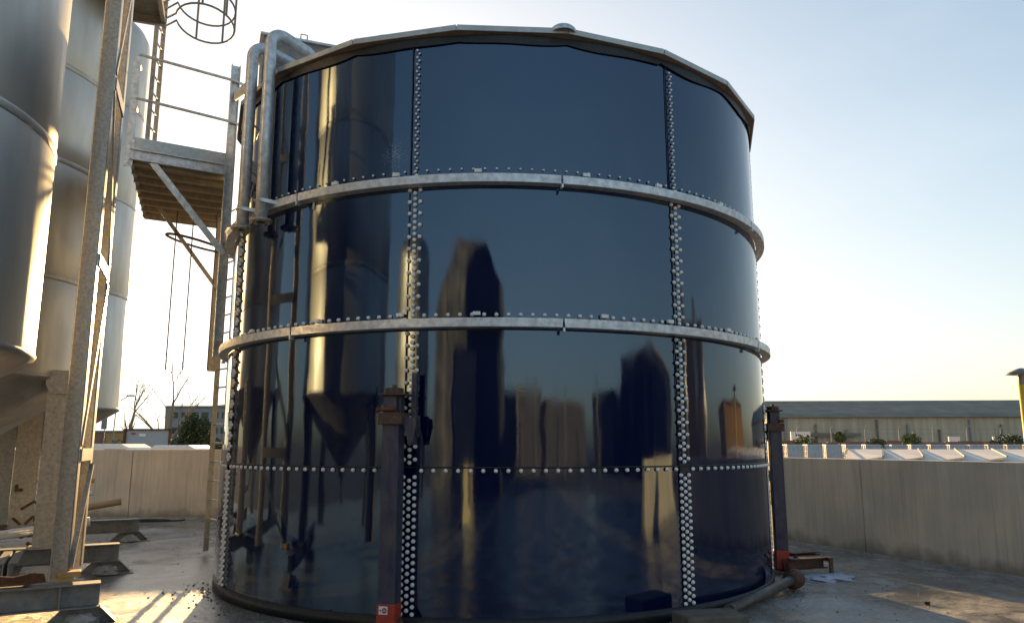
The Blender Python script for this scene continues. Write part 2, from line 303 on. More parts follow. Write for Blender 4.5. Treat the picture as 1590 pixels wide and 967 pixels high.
# ------------------------------------------------------------ the tank
TCx, TCy, TR = -.228, 11.25, 3.7
def cp(phi, r, z=0):
    a = R_(phi); return Vector((TCx + r * sin(a), TCy - r * cos(a), z))
tank = empty('storage_tank', (TCx, TCy, 0), 'round glossy dark blue bolted steel tank with galvanised rings and white bolt heads', 'tank')
TIERS = [(.10, 1.50), (1.47, 2.93), (2.90, 4.42), (4.39, 5.98)]
SEAMS = [-12 + 45 * i for i in range(8)]
for ti, (z0, z1) in enumerate(TIERS):
    for si, ph in enumerate(SEAMS):
        m = MB(); nn = 40; rr = TR - .008 + .008 * ((ti + 1) % 2) if ti else TR - .004
        a0, a1 = ph - .9, ph + 45 - .9
        def grid(r_):
            rows = [[m.b.verts.new(cp(a0 + (a1 - a0) * k / nn, r_ - .007 * abs(1 - 2 * k / nn) ** 3, zz)) for k in range(nn + 1)] for zz in (z0, (z0 + z1) / 2, z1)]
            for j in range(2):
                for k in range(nn):
                    f = m.b.faces.new((rows[j][k], rows[j][k + 1], rows[j + 1][k + 1], rows[j + 1][k])); f.smooth = True
        grid(rr)
        for zz in (z0, z1):                     # sheet edges
            e0 = [m.b.verts.new(cp(a0 + (a1 - a0) * k / nn, rr, zz)) for k in range(nn + 1)]; e1 = [m.b.verts.new(cp(a0 + (a1 - a0) * k / nn, rr - .01, zz)) for k in range(nn + 1)]
            for k in range(nn): m.b.faces.new((e0[k], e0[k + 1], e1[k + 1], e1[k]))
        for aa in (a0, a1):
            m.b.faces.new([m.b.verts.new(cp(aa, r_, zz)) for r_, zz in ((rr, z0), (rr, z1), (rr - .01, z1), (rr - .01, z0))])
        m.build('panel', ENAMEL, tank)
# sealant beads: vertical along each seam, horizontal along each lap, and squeezed out under the roof edge
for ph in SEAMS:
    for ti, (z0, z1) in enumerate([(.1, 5.98)]):
        pts = []; m = MB()
        k = 60
        for i in range(k + 1):
            z = z0 + (z1 - z0) * i / k
            pts.append(cp(ph - .95 + random.uniform(-.05, .05), TR + .001, z))
        m.tube(pts, .006, 6); m.build('seam_sealant', SEAL, tank)
for z, r in ((1.505, .008), (2.935, .009), (4.425, .009)):
    pts = [cp(i * 3, TR + .001, z + random.uniform(-.002, .002)) for i in range(120)]; m = MB(); m.tube(pts, r, 6, closed=True); m.build('lap_sealant', SEAL, tank)
m = MB()
for i in range(20):
    a0 = -5.4 + 18 * i
    for k in range(16):
        x0, x1 = k / 16, (k + 1) / 16
        d0 = .03 + .045 * sin(pi * x0) + .012 * sin(9 * a0 + 7 * x0); d1 = .03 + .045 * sin(pi * x1) + .012 * sin(9 * a0 + 7 * x1)
        v = [m.b.verts.new(cp(a0 + 18 * x, TR + .006, z)) for x, z in ((x0, 5.97 - d0), (x1, 5.97 - d1), (x1, 6.0), (x0, 6.0))]
        m.b.faces.new(v)
o = m.build('eave_sealant', SEAL, tank); sl = o.modifiers.new('thick', 'SOLIDIFY'); sl.thickness = .012; sl.offset = 0
# base angle
m = MB(); m.lathe((TCx, TCy, 0), [(TR - .05, 0), (TR + .015, 0), (TR + .015, .125), (TR - .05, .125)], 96); m.build('base_angle', SEAL, tank)
# wind girder rings: eight angle sections each, gaps where they meet
for zr in (2.86, 4.34):
    for i in range(8):
        a0, a1 = 11.2 + 45 * i + .16, 11.2 + 45 * (i + 1) - .16
        m = MB(); rows = []
        prof = [(TR + .004, zr + .012), (TR + .004, zr), (TR + .11, zr), (TR + .115, zr + .004), (TR + .115, zr + .09), (TR + .105, zr + .09), (TR + .105, zr + .012)]
        nn = 24
        for k in range(nn + 1):
            a = a0 + (a1 - a0) * k / nn
            rows.append([m.b.verts.new(cp(a, r, z)) for r, z in prof])
        for k in range(nn):
            for j in range(len(prof)):
                j2 = (j + 1) % len(prof); m.b.faces.new((rows[k][j], rows[k + 1][j], rows[k + 1][j2], rows[k][j2]))
        m.b.faces.new(rows[0][::-1]); m.b.faces.new(rows[-1])
        rg = m.build('ring_angle', GALV, tank)
        m = MB(); m.box(cp(a0 - .16, TR + .10, zr - .022), (.02, .05, .04), R_(a0)); m.build('splice_plate', GALV, tank)
        # small bracket plates bolted over the lip
        for q in range(3):
            a = a0 + 5 + q * 14 + random.uniform(-2, 2)
            MB().box(cp(a, TR + .03, zr + .145), (.075, .03, .035), R_(a)).build('ring_cleat', CAP, tank)
# bolts
def bolt_mesh():
    b = bmesh.new(); n = 9
    prof = [(.021, 0), (.021, .005), (.019, .008), (.018, .016), (.013, .022), (.006, .024)]
    rows = [[b.verts.new((r * cos(2 * pi * k / n), -d, r * sin(2 * pi * k / n))) for k in range(n)] for r, d in prof]
    for i in range(len(prof) - 1):
        for k in range(n):
            f = b.faces.new((rows[i][k], rows[i][(k + 1) % n], rows[i + 1][(k + 1) % n], rows[i + 1][k])); f.smooth = True
    b.faces.new(rows[-1][::-1]); bmesh.ops.recalc_face_normals(b, faces=b.faces)
    me = bpy.data.meshes.new('bolt'); b.to_mesh(me); b.free(); me.materials.append(CAP); return me
BM = bolt_mesh()
spots = []
dphi = math.degrees(.056 / TR)
def seamcols(z0, z1, kind, ph):
    if kind == 'dense':
        z = z0; i = 0
        while z < z1:
            spots.append((ph - dphi, z)); spots.append((ph + dphi, z))
            if z + .033 < z1: spots.append((ph, z + .033))
            z += .0665
    elif kind == 'mid':
        z = z0; i = 0
        while z < z1:
            spots.append((ph, z))
            if i % 2 == 0: spots.append((ph - dphi, z + .031)); spots.append((ph + dphi, z + .031))
            z += .062; i += 1
    else:
        z = z0; i = 0
        while z < z1:
            spots.append((ph + (-.18 if i % 2 else .18), z)); z += .04; i += 1
for ph in SEAMS:
    seamcols(.15, 1.44, 'dense', ph); seamcols(1.55, 2.83, 'mid', ph); seamcols(3.04, 4.32, 'mid', ph); seamcols(4.47, 5.9, 'top', ph)
for ph0 in SEAMS:
    for zz in (1.475, 2.997, 4.515):
        k = 24
        for i in range(k):
            a = ph0 + 45 * i / k
            if abs(a - ph0) < .5 and zz < 2: continue
            spots.append((a, zz))
camp = cam.location
def seen(a, z):
    p = cp(a, TR, z); n_ = Vector((sin(R_(a)), -cos(R_(a)), 0)); d = camp - p
    return n_.dot(d) / d.length > .15
def size_key(s_):
    p = cp(s_[0], TR, s_[1]); n_ = Vector((sin(R_(s_[0])), -cos(R_(s_[0])), 0)); d = camp - p
    return -(max(0, n_.dot(d)) / d.length ** 3) if (s_[1] > .32 and not (-11.2 > s_[0] > -18 and s_[1] < 1.8 and False)) else 0
spots.sort(key=size_key)
def bolt_at(a, z): 
    return cp(a, TR + .002, z), (0, 0, R_(a))
mstuff = bmesh.new()
for i, (a, z) in enumerate(spots):
    p, r = bolt_at(a, z)
    r = (random.uniform(-.05, .05), random.uniform(-3, 3), r[2] + random.uniform(-.05, .05))
    if i < 100:
        o = bpy.data.objects.new('bolt', BM); col.objects.link(o); o.parent = tank; o.location = p - tank.location; o.rotation_euler = r
        o['group'] = 'white capped bolts on the tank seams'
    else:
        from mathutils import Euler
        k = len(mstuff.verts); mstuff.from_mesh(BM); mstuff.verts.ensure_lookup_table()
        s_ = .62 if z > 4.47 else 1
        M = Matrix.Translation(p - tank.location) @ Euler(r).to_matrix().to_4x4() @ Matrix.Scale(s_, 4)
        bmesh.ops.transform(mstuff, matrix=M, verts=mstuff.verts[k:])
me = bpy.data.meshes.new('bolts'); mstuff.to_mesh(me); mstuff.free(); me.materials.append(CAP)
o = bpy.data.objects.new('bolts', me); col.objects.link(o); o.parent = tank; o['kind'] = 'stuff'
# roof: twenty flat sheets with a folded edge, low cone
roof = None
m = MB(); RE = 3.785; apex = m.b.verts.new((TCx, TCy, 6.75))
vs_ = [m.b.verts.new(cp(-5.4 + 18 * i, RE, 6.07)) for i in range(20)]; vb = [m.b.verts.new(cp(-5.4 + 18 * i, RE, 6.02)) for i in range(20)]
vi = [m.b.verts.new(cp(-5.4 + 18 * i, TR - .05, 5.985)) for i in range(20)]
for i in range(20):
    j = (i + 1) % 20
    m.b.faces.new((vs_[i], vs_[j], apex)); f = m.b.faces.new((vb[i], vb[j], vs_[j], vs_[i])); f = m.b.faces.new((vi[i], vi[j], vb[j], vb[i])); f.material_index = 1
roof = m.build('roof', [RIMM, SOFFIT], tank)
for i in range(20):
    m = MB(); a, b_ = cp(-5.4 + 18 * i + .1, RE + .006, 6.048), cp(-5.4 + 18 * (i + 1) - .1, RE + .006, 6.048); m.beam(a, b_, .012, .06); m.build('roof_edge_trim', RIMM, roof)
for i in range(20):
    for k in range(5):
        a, b_ = cp(-5.4 + 18 * i, RE - .09, 5.992), cp(-5.4 + 18 * (i + 1), RE - .09, 5.992)
        p = a.lerp(b_, (k + .5) / 5); MB().lathe((p.x, p.y, p.z - .022), [(.012, 0), (.012, .02)], 6, cap=True).build('edge_bolt', RUSTDARK, roof)
for ph, r in ((12, 3.72), (-19, 3.6)):
    p = cp(ph, r, 6.085); MB().lathe(p, [(.14, -.04), (.14, 0), (.11, .03), (.05, .05), (.001, .055)], 20).build('roof_vent', GALV, roof)
# hatch housing on the roof
hc = Vector((-2.9, 9.5, 0)); 
m = MB(); v = Vector((.93, .37, 0)); u = Vector((-.37, .93, 0)); p = Vector((-3.14, 9.0, 6.02))
m.poly([p, p + v * .95, p + v * .95 + u * .8, p + u * .8], (0, 0, .80)); hb = m.build('hatch_housing', DARKST, roof)
m = MB(); q = p - v * .04 - u * .04; m.poly([q + Vector((0, 0, .80)), q + v * 1.03 + Vector((0, 0, .80)), q + v * 1.03 + u * .88 + Vector((0, 0, .80)), q + u * .88 + Vector((0, 0, .80))], (0, 0, .03)); m.build('hatch_lid', GALV, hb)
m = MB(); m.tube([p + v * .45 + Vector((0, 0, .83)) - u * .02, p + v * .45 + Vector((0, 0, .90)) - u * .02, p + v * .53 + Vector((0, 0, .90)) - u * .02, p + v * .53 + Vector((0, 0, .83)) - u * .02], .01, 8); m.build('hatch_handle', GALV, hb)
# overflow pipes
for ph, zb in ((-41.6, 4.2), (-48.2, 4.2)):
    b0 = cp(ph, TR + .2, zb); dr = (cp(ph, 1, 0) - cp(ph, 2, 0)).normalized()
    top = 6.5; pts = [b0, b0 + Vector((0, 0, 1.1)), b0 + Vector((0, 0, top - zb - .16))]
    for k in range(1, 9):
        a = k / 8 * R_(100); pts.append(Vector((b0.x, b0.y, top - .16)) + dr * (.15 * (1 - cos(a))) + Vector((0, 0, .15 * sin(a))))
    e = pts[-1]; pts += [e + dr * .32 + Vector((0, 0, -.06)), e + dr * .40 + Vector((0, 0, -.11)), e + dr * .46 + Vector((0, 0, -.19)), e + dr * .47 + Vector((0, 0, -.34))]
    pp = MB().tube(pts, .068, 20).build('overflow_pipe', GALV, tank)
    MB().lathe(b0 - Vector((0, 0, .02)), [(.05, 0), (.125, 0), (.125, .024), (.05, .024)], 28).build('flange', GALV_OLD, pp)
    for k in range(8): q = b0 + Vector((.098 * cos(k * pi / 4), .098 * sin(k * pi / 4), -.035)); MB().lathe(q, [(.011, 0), (.011, .055)], 6, cap=True).build('flange_bolt', GALV_OLD, pp)
    m = MB(); c = b0 + Vector((0, 0, .22))
    m.tube([c + Vector((.08 * cos(k * pi / 8), .08 * sin(k * pi / 8), 0)) for k in range(16)], .011, 6, closed=True)
    m.beam(c + dr * .06 + Vector((.03, 0, .0)), c + dr * .19 + Vector((.18, .0, -.02)), .012, .05); m.beam(c - Vector((.0, .09, 0)), c + dr * .02 + Vector((.26, -.02, -.04)), .012, .04)
    m.build('pipe_clamp', GALV, pp)
# level tube strip hanging at the ring splice left
m = MB(); m.beam(cp(-31.5, TR + .01, 4.25), cp(-31.5, TR + .01, 4.33), .02, .012); m.build('lug', GALV, tank)
# ------------------------------------------------------------ erection jacks around the tank
def jack(phi, label, withlabel=False):
    base = cp(phi, TR + .24, 0); t = empty('screw_jack', base, label, 'jack', 'screw jacks standing round the tank')
    rz = Matrix.Rotation(R_(phi), 4, 'Z')
    def P(x, y, z): return base + (rz @ Vector((x, y, 0))) + Vector((0, 0, z))        # y<0 is away from the tank
    up = rz @ Vector((0, 1, 0))
    s = .085
    m = MB(); prof = [(-s, -s), (s, -s), (s, s), (-s, s)]
    m.prism(P(0, 0, .28), P(0, 0, 1.99), prof, up); post = m.build('post', NAVYST, t, bevel=.012)
    m = MB(); m.prism(P(0, 0, .05), P(0, 0, .30), [(-s - .004, -s - .004), (s + .004, -s - .004), (s + .004, s + .004), (-s - .004, s + .004)], up); ft = m.build('post_foot', REDST, t, bevel=.012)
    if withlabel:
        m = MB(); m.box(P(-.02, -s - .006, .245), (.085, .002, .07), R_(phi)); lb = m.build('label_plate', WHITEP, ft)
        m = MB(); m.tube([P(-.008 + .02 * cos(k * pi / 8), -s - .009, .245 + .02 * sin(k * pi / 8)) for k in range(16)], .004, 6, closed=True)
        m.box(P(-.008, -s - .009, .245), (.022, .003, .006), R_(phi)); m.box(P(-.008, -s - .0095, .256), (.018, .003, .005), R_(phi)); m.box(P(-.008, -s - .0095, .234), (.018, .003, .005), R_(phi))
        m.build('emblem', REDST, lb)
        m = MB(); m.box(P(-.047, -s - .009, .245), (.012, .003, .012), R_(phi)); m.build('mark', RUBBER, lb)
    m = MB(); m.box(P(0, .02, .025), (.42, .34, .03), R_(phi))
    for sx in (-1, 1): m.poly([P(sx * .09, 0, .04), P(sx * .2, 0, .04), P(sx * .09, 0, .2)], rz @ Vector((0, .012, 0)))
    m.build('base_plate', RUSTDARK, t)
    m = MB(); m.box(P(0, 0, 1.965), (.235, .235, .11), R_(phi)); m.build('head_collar', RUSTDARK, t, bevel=.006)
    m = MB(); m.box(P(-.02, 0, 2.10), (.13, .13, .16), R_(phi)); m.box(P(.03, .03, 2.1), (.09, .1, .18), R_(phi)); m.build('head_block', NAVYST, t)
    m = MB(); m.tube([P(-.13, -.085, 2.05), P(.05, -.085, 2.055)], .019, 12); m.tube([P(-.14, -.085, 2.05), P(-.12, -.085, 2.05)], .027, 8); m.build('locking_pin', RUST, t)
    m = MB(); m.box(P(.01, 0, 2.195), (.27, .21, .016), R_(phi)); m.lathe(P(0, 0, 2.203), [(.09, 0), (.09, .05), (.075, .055)], 6, smooth=False, cap=True)
    m.tube([P(0, 0, 2.24), P(0, 0, 2.29)], .022, 10); m.build('jack_nut', RUSTDARK, t)
    # perforated strap rising to the shell, and triangular bracket
    m = MB(); m.box(P(.155, .14, 2.16), (.05, .05, .5), R_(phi)); st = m.build('strap', NAVYST, t)
    for k in range(7): MB().tube([P(.155, .112, 1.96 + k * .065), P(.155, .118, 1.96 + k * .065)], .008, 8).build('strap_hole', RUBBER, st)
    m = MB()
    for yy in (-.05, .06): m.poly([P(.10, yy, 1.98), P(.235, yy, 1.98), P(.245, yy, 1.9), P(.20, yy, 1.72), P(.17, yy, 1.72)], rz @ Vector((0, .012, 0)))
    m.tube([P(.185, -.07, 1.74), P(.185, .11, 1.74)], .02, 10); m.box(P(.2, .09, 1.9), (.03, .1, .2), R_(phi)); m.build('bracket', NAVYST, t)
    m = MB(); m.tube([P(.06, .09, .9), P(.06, .1, 1.9)], .004, 6); m.build('lift_rod', RUSTDARK, t)
    return t
jack(-13.2, 'rust-streaked navy screw jack in front of the tank, red foot with white sticker', True)
jack(86.5, 'navy screw jack with red foot standing between the tank and the right-hand wall')

# ------------------------------------------------------------ silos
def silo(c, r, zr, ztop, zcone, label, bands, legs, legrot, domed=True, mt=None, lr=None):
    t = empty('steel_silo', (*c, 0), label, 'silo', 'steel silos standing in a row'); c3 = (c[0], c[1], 0)
    mt = mt or STEEL
    m = MB(); zs = sorted([zr + .05] + bands + [ztop]); prof = []
    for i, z in enumerate(zs):
        if z in bands: prof += [(r, z - .05), (r - .012, z - .02), (r - .012, z + .02), (r, z + .05)]
        else: prof.append((r, z))
    m.lathe(c3, prof, 96); m.build('shell', mt, t)
    m = MB(); m.lathe(c3, [(r, zr + .05), (r + .012, zr + .03), (r, zr), (r - .07, zr - .045), (.16, zcone), (.16, zcone - .12), (.001, zcone - .12)], 80); cn = m.build('cone', STEELC, t)
    m = MB(); m.lathe(c3, [(.12, zcone - .12), (.2, zcone - .12), (.2, zcone - .09), (.12, zcone - .09)], 24); m.tube([(c[0], c[1], zcone - .12), (c[0], c[1], zcone - .3), (c[0] + .15, c[1] + .1, zcone - .42), (c[0] + .7, c[1] + .35, zcone - .45)], .055, 12); m.build('outlet', GALV, cn)
    for z in bands:
        m = MB(); m.lathe(c3, [(r + .002, z - .035), (r + .008, z - .02), (r + .008, z + .02), (r + .002, z + .035)], 96); m.build('weld_band', STEELC, t)
    if domed:
        m = MB(); m.lathe(c3, [(r, ztop), (r * .99, ztop + .12), (r * .93, ztop + .28), (r * .75, ztop + .5), (r * .4, ztop + .68), (.01, ztop + .74)], 64); m.build('dome', mt, t)
    for k in range(legs):
        a = legrot + 2 * pi * k / legs; x, y = c[0] + (lr or r + .02) * cos(a), c[1] + (lr or r + .02) * sin(a); ux = (.5, -.866, 0)
        m = MB(); h = .16
        m.prism((x, y, .40), (x, y, zr + .12), [(-h, -.13), (h, -.13), (h, -.115), (.02 + h * 0, -.10), (.02, .10), (h, .115), (h, .13), (-h, .13), (-h, .115), (-.02, .10), (-.02, -.10), (-h, -.115)], (-.5, .866, 0))
        m.poly([Vector((x, y, 0)) + Vector((.866, .5, 0)) * sx + Vector((-.5, .866, 0)) * sy + Vector((0, 0, .4)) for sx, sy in ((-.17, -.134), (.17, -.134), (.17, -.142), (-.17, -.142))], (0, 0, zr - .3))
        lg = m.build('leg', GALV_OLD, t)
        MB().box((x, y, .395), (.42, .38, .02), R_(30)).build('foot_plate', GALV_OLD, lg)
        m = MB(); px = Vector((x, y, zr - .08)); m.poly([px + Vector((.866, .5, 0)) * sx + Vector((-.5, .866, 0)) * (-.15) + Vector((0, 0, sz)) for sx, sz in ((-.14, -.12), (.14, -.12), (.2, .0), (.2, .12), (-.2, .12), (-.2, .0))], (.007, -.012, 0)); m.build('gusset', GALV_OLD, lg)
    return t
silo((-5.7, 5.5), 1.93, 2.42, 11.5, 1.35, 'large stainless silo nearest the camera, cut off by the left edge of the photo', [4.22, 6.4, 8.6], 4, R_(-6.5), lr=1.75)
silo((-8.1, 10.8), 1.93, 2.6, 12, 1.4, 'stainless silo behind the lattice frame, second from the camera', [3.98, 5.62, 7.0, 9], 4, R_(-6.5))
silo((-8.75, 14.3), 1.35, 2.36, 9.7, 1.6, 'slim stainless silo with domed top, farthest of the row beside the open sky', [4.5, 6.3, 8.2], 4, R_(-6.5), lr=.72)
silo((-7.6, -3.2), 1.2, 1.9, 6.4, 1.0, 'slim steel vessel behind the camera that the tank mirrors as a golden streak', [3.4, 5], 4, R_(20))
# bottom skid frames
def skid(end, length, label, cross=None, ztop=.39, foot=True):
    d = Vector((.875, .484, 0)); e = Vector((*end, 0)); s0 = e - d * length; nrm = Vector((d.y, -d.x, 0))
    t = empty('base_beam', e, label, 'steel beam', 'grey steel base beams under the silos')
    m = MB(); m.ibeam(s0 + Vector((0, 0, ztop - .115)), e + Vector((0, 0, ztop - .115)), .2, .23, .014); m.build('beam', DARKST, t)
    for q in (.35, 1.9, 3.2):
        if q < length:
            c = e - d * q + Vector((0, 0, ztop - .115)); m = MB()
            m.poly([c + nrm * .095 + Vector((0, 0, -.1)), c + nrm * .01 + Vector((0, 0, -.1)), c + nrm * .01 + Vector((0, 0, .1)), c + nrm * .095 + Vector((0, 0, .1))], d * .012)
            m.build('stiffener', DARKST, t)
    fz = ztop - .231
    for q in (.0, 2.9):
        if q > length: continue
        c = e - d * (q + .05); m = MB()
        # trapezium foot: side plate, end plate, base plate
        prof = [(-.42, 0), (.20, 0), (.20, .02), (.06, fz), (-.25, fz)]
        for off in (.0,): m.poly([c + d * x + nrm * off + Vector((0, 0, z + .012)) for x, z in prof], nrm * .012)
        m.poly([c + d * .20 + nrm * -.1 + Vector((0, 0, .012)), c + d * .20 + nrm * .1 + Vector((0, 0, .012)), c + d * .06 + nrm * .1 + Vector((0, 0, fz)), c + d * .06 - nrm * .1 + Vector((0, 0, fz))], d * .012)
        m.poly([c + d * -.42 - nrm * .16, c + d * .24 - nrm * .16, c + d * .24 + nrm * .2, c - d * .42 + nrm * .2], (0, 0, .014))
        m.poly([c - d * .2 + nrm * .012 + Vector((0, 0, .014)), c - d * .2 + nrm * .15 + Vector((0, 0, .014)), c - d * .2 + nrm * .012 + Vector((0, 0, fz))], d * .012)
        m.build('foot', DARKST, t)
        # heap of grout
        m = MB(); bmesh.ops.create_icosphere(m.b, subdivisions=3, radius=1)
        for vtx in m.b.verts:
            k = 1 + .35 * noise.noise(vtx.co * 2.3 + Vector((q, end[0], end[1]))); vtx.co = c + Vector((vtx.co.x * .17 * k, vtx.co.y * .13 * k, max(0, vtx.co.z) * .11 * k + .012)) + nrm * .14 - d * .1
        m.build('grout_heap', PLINTH, t)
    return t
skid((-4.08, 7.98), 4.2, 'nearest grey base beam, carrying the front of the lattice frame')
skid((-5.42, 11.02), 5.5, 'middle grey base beam, ending in a concrete-packed foot')
skid((-6.85, 14.6), 5, 'farthest grey base beam, close to the back wall')
t = empty('cross_beam', (-6.3, 10.3, 0), 'short double channel running toward the camera from the silo leg', 'steel beam')
m = MB(); a = Vector((-6.35, 10.2, .29)); b_ = Vector((-5.78, 9.15, .29)); sd_ = Vector((.88, .47, 0))
m.channel(a + sd_ * .02, b_ + sd_ * .02, .09, .2, flip=-1); m.channel(a - sd_ * .02, b_ - sd_ * .02, .09, .2, flip=1); m.build('channels', DARKST, t)
m = MB(); m.box((-6.02, 9.6, .1), (.35, .3, .17), R_(30)); m.build('packing_block', GALV_OLD, t)

# ------------------------------------------------------------ lattice frame
U2 = Vector((-.5, .866, 0)); V2 = Vector((.866, .5, 0))
t = empty('lattice_frame', (-4.5, 8.1, 0), 'tall galvanised lattice frame with sunlit edges standing on the nearest base beam', 'frame')
fp, rp_ = Vector((-4.52, 8.0, 0)), Vector((-4.86, 8.86, 0))
for q in (fp, rp_):
    hw, dd, rc = .082, .18, .014; P = []
    for cx_, cy_, a0 in ((hw - rc, rc, -90), (hw - rc, dd - rc, 0), (-hw + rc, dd - rc, 90), (-hw + rc, rc, 180)):
        P += [(cx_ + rc * cos(R_(a0 + 90 * k / 5)), cy_ + rc * sin(R_(a0 + 90 * k / 5))) for k in range(6)]
    m = MB(); m.prism(q + Vector((0, 0, .40)), q + Vector((0, 0, 9.2)), P, (-.36, .933, 0))
    for f in m.b.faces: f.smooth = len(f.verts) == 4
    po = m.build('post', POSTM, t); 
    es = po.modifiers.new('es', 'EDGE_SPLIT'); es.split_angle = R_(35)
def P_(q, z, off=0): return q + Vector((0, 0, z)) + Vector((.933, .36, 0)) * .088 + Vector((-.36, .933, 0)) * (off + .05)
zs = [1.62, 3.7, 5.75, 7.8]
for i, z in enumerate(zs):
    MB().beam(P_(fp, z, .06), P_(rp_, z, -.005), .02, .13).build('crossbar', POSTM, t)
for i in range(3):
    a, b_ = (fp, rp_) if i % 2 == 0 else (rp_, fp)
    m = MB(); p0, p1 = P_(a, zs[i] + .1, .04), P_(b_, zs[i + 1] - .1, .04); m.beam(p0, p1, .07, .014, up=(.933, .36, 0)); m.build('brace', POSTM, t)
m = MB(); m.beam(P_(fp, .5, .04), P_(rp_, 1.5, .04), .05, .05); 
m.build('brace', POSTM, t)

# walkway high between silos
t = empty('walkway', (-6.5, 10.2, 8), 'grey steel walkway high between the silos, seen from below at the top edge', 'walkway')
m = MB(); v = Vector((.94, .34, 0)); u = Vector((-.34, .94, 0)); p = Vector((-8.8, 9.35, 8.5))
m.poly([p, p + v * 3.72, p + v * 3.72 + u * .95, p + u * .95], (0, 0, .05)); m.build('deck', DARKST, t)
for k in (0, .87):
    MB().channel(p + u * k + Vector((0, 0, -.06)), p + v * 3.75 + u * k + Vector((0, 0, -.06)), .06, .2).build('side_channel', GALV_OLD, t)
for k in (0, .8, 1.6, 2.4, 3.15, 3.7): MB().beam(p + v * k + Vector((0, 0, -.05)), p + v * k + u * .9 + Vector((0, 0, -.05)), .06, .1).build('joist', GALV_OLD, t)
for z in (.55, 1.1): MB().tube([p + Vector((0, 0, z)), p + v * 3.2 + Vector((0, 0, z))], .02, 8).build('handrail', GALV, t)

# ------------------------------------------------------------ access platform beside the tank
FL, W, Dv = Vector((-5.36, 10.25, 0)), Vector((1.1, .64, 0)), Vector((-1.14, 2.87, 0)); Wn = W.normalized(); Dn = Dv.normalized()
FR, BL, BR = FL + W, FL + Dv, FL + W + Dv; ZD = 5.78
t = empty('access_platform', (*((FL + FR + BL + BR) / 4).xy, 0), 'galvanised platform with timber-coloured underside bolted to a post beside the tank', 'platform')
Z = lambda z: Vector((0, 0, z))
m = MB(); m.poly([FL + Z(ZD - .10), FR + Z(ZD - .10), BR + Z(ZD - .10), BL + Z(ZD - .10)], Z(.03)); m.build('deck', WOOD, t)
for k in range(8):
    q = FL + Dv * (k + .2) / 8; MB().beam(q + Z(ZD - .14), q + W + Z(ZD - .14), .05, .07).build('joist', WOOD, t)
for a, b_ in ((FL, FR), (BL, BR), (FL, BL), (FR, BR)):
    MB().channel(a + Z(ZD - .05), b_ + Z(ZD - .05), .05, .16).build('edge_channel', GALV if a == FL and b_ == FR else GALV_OLD, t)
    MB().beam(a + Z(ZD + .125) - Dn * .01, b_ + Z(ZD + .125) - Dn * .01, .008, .17).build('toe_board', TREAD, t)
RP = FR + Wn * .06; 
m = MB(); m.channel(RP + Z(2.95), RP + Z(7.4), .06, .13, up=Wn, flip=-1); m.build('post', GALV, t)
RB = BR + Wn * .03
m = MB(); m.channel(BR - Dn * .75 + Z(2.95), BR - Dn * .75 + Z(6.0), .06, .12, up=Wn, flip=-1); m.build('post', GALV_OLD, t)
MB().channel(FL - Dn * .03 + Z(5.55), FL - Dn * .03 + Z(7.2), .05, .1, up=Wn).build('rail_post', GALV, t)
MB().beam(BL + Z(5.7), BL + Z(6.9), .06, .02).build('rail_post', GALV, t)
MB().beam(BR + Z(5.7), BR + Z(6.9), .06, .02).build('rail_post', GALV, t)
for z in (6.56, 7.22):
    MB().tube([FL + Z(z) + Dn * .45, FL + Z(z) + Dn * .06, FL + Z(z) - Dn * .03 + Wn * .03, RP + Z(z - .08) - Dn * .05, RP + Wn * .35 + Dn * .05 + Z(z - .13)], .021, 10).build('handrail', GALV, t)
    MB().tube([FL + Z(z) + Dn * .35, BL + Z(z)], .019, 8).build('handrail', GALV_OLD, t) if z > 7 and False else None
MB().tube([BL + Z(6.35), BR + Z(6.35)], .02, 8).build('handrail', GALV, t)
MB().tube([BL + Z(6.1), BL + Wn * .6 + Z(6.1)], .02, 8).build('handrail', GALV, t)
MB().beam(FL + Wn * .30 + Z(ZD - .12) - Dn * .02, RP + Z(4.45) - Dn * .04, .09, .012, up=Dn).build('brace', GALV, t)
MB().channel(BL + Wn * .25 - Dn * .9 + Z(ZD - .15), BR - Dn * .78 + Z(4.35), .06, .07, up=Dn).build('brace', GALV_OLD, t)
MB().beam(RP + Z(3.2), cp(-62, TR + .16, 3.0), .05, .012).build('tie_bar', GALV, t)
MB().beam(RP + Z(4.62), cp(-58, TR + .16, 4.42), .05, .012).build('tie_bar', GALV, t)
MB().beam(RP + Z(6.9), cp(-52, TR + .16, 6.05), .02, .14).build('tie_bar', GALV_OLD, t)
# hoop and three hanging cage straps under the hatchway
t = empty('cage_hoop', (-5.3, 12.3, 5), 'thin hoop with three hanging straps below the platform', 'cage')
hc = Vector((-5.33, 12.6, 5.07)); pts = [hc + Vector((.48 * cos(a), .42 * sin(a), -.12 * cos(a))) for a in [2 * pi * k / 28 for k in range(28)]]
MB().tube(pts, .022, 6, closed=True).build('hoop', RUSTDARK, t)
for p0 in ((-5.64, 12.5), (-5.36, 12.5), (-4.96, 12.5)): MB().beam((*p0, 5.6), (*p0, 2.92), .03, .008, up=(1, 0, 0)).build('strap', RUSTDARK, t)

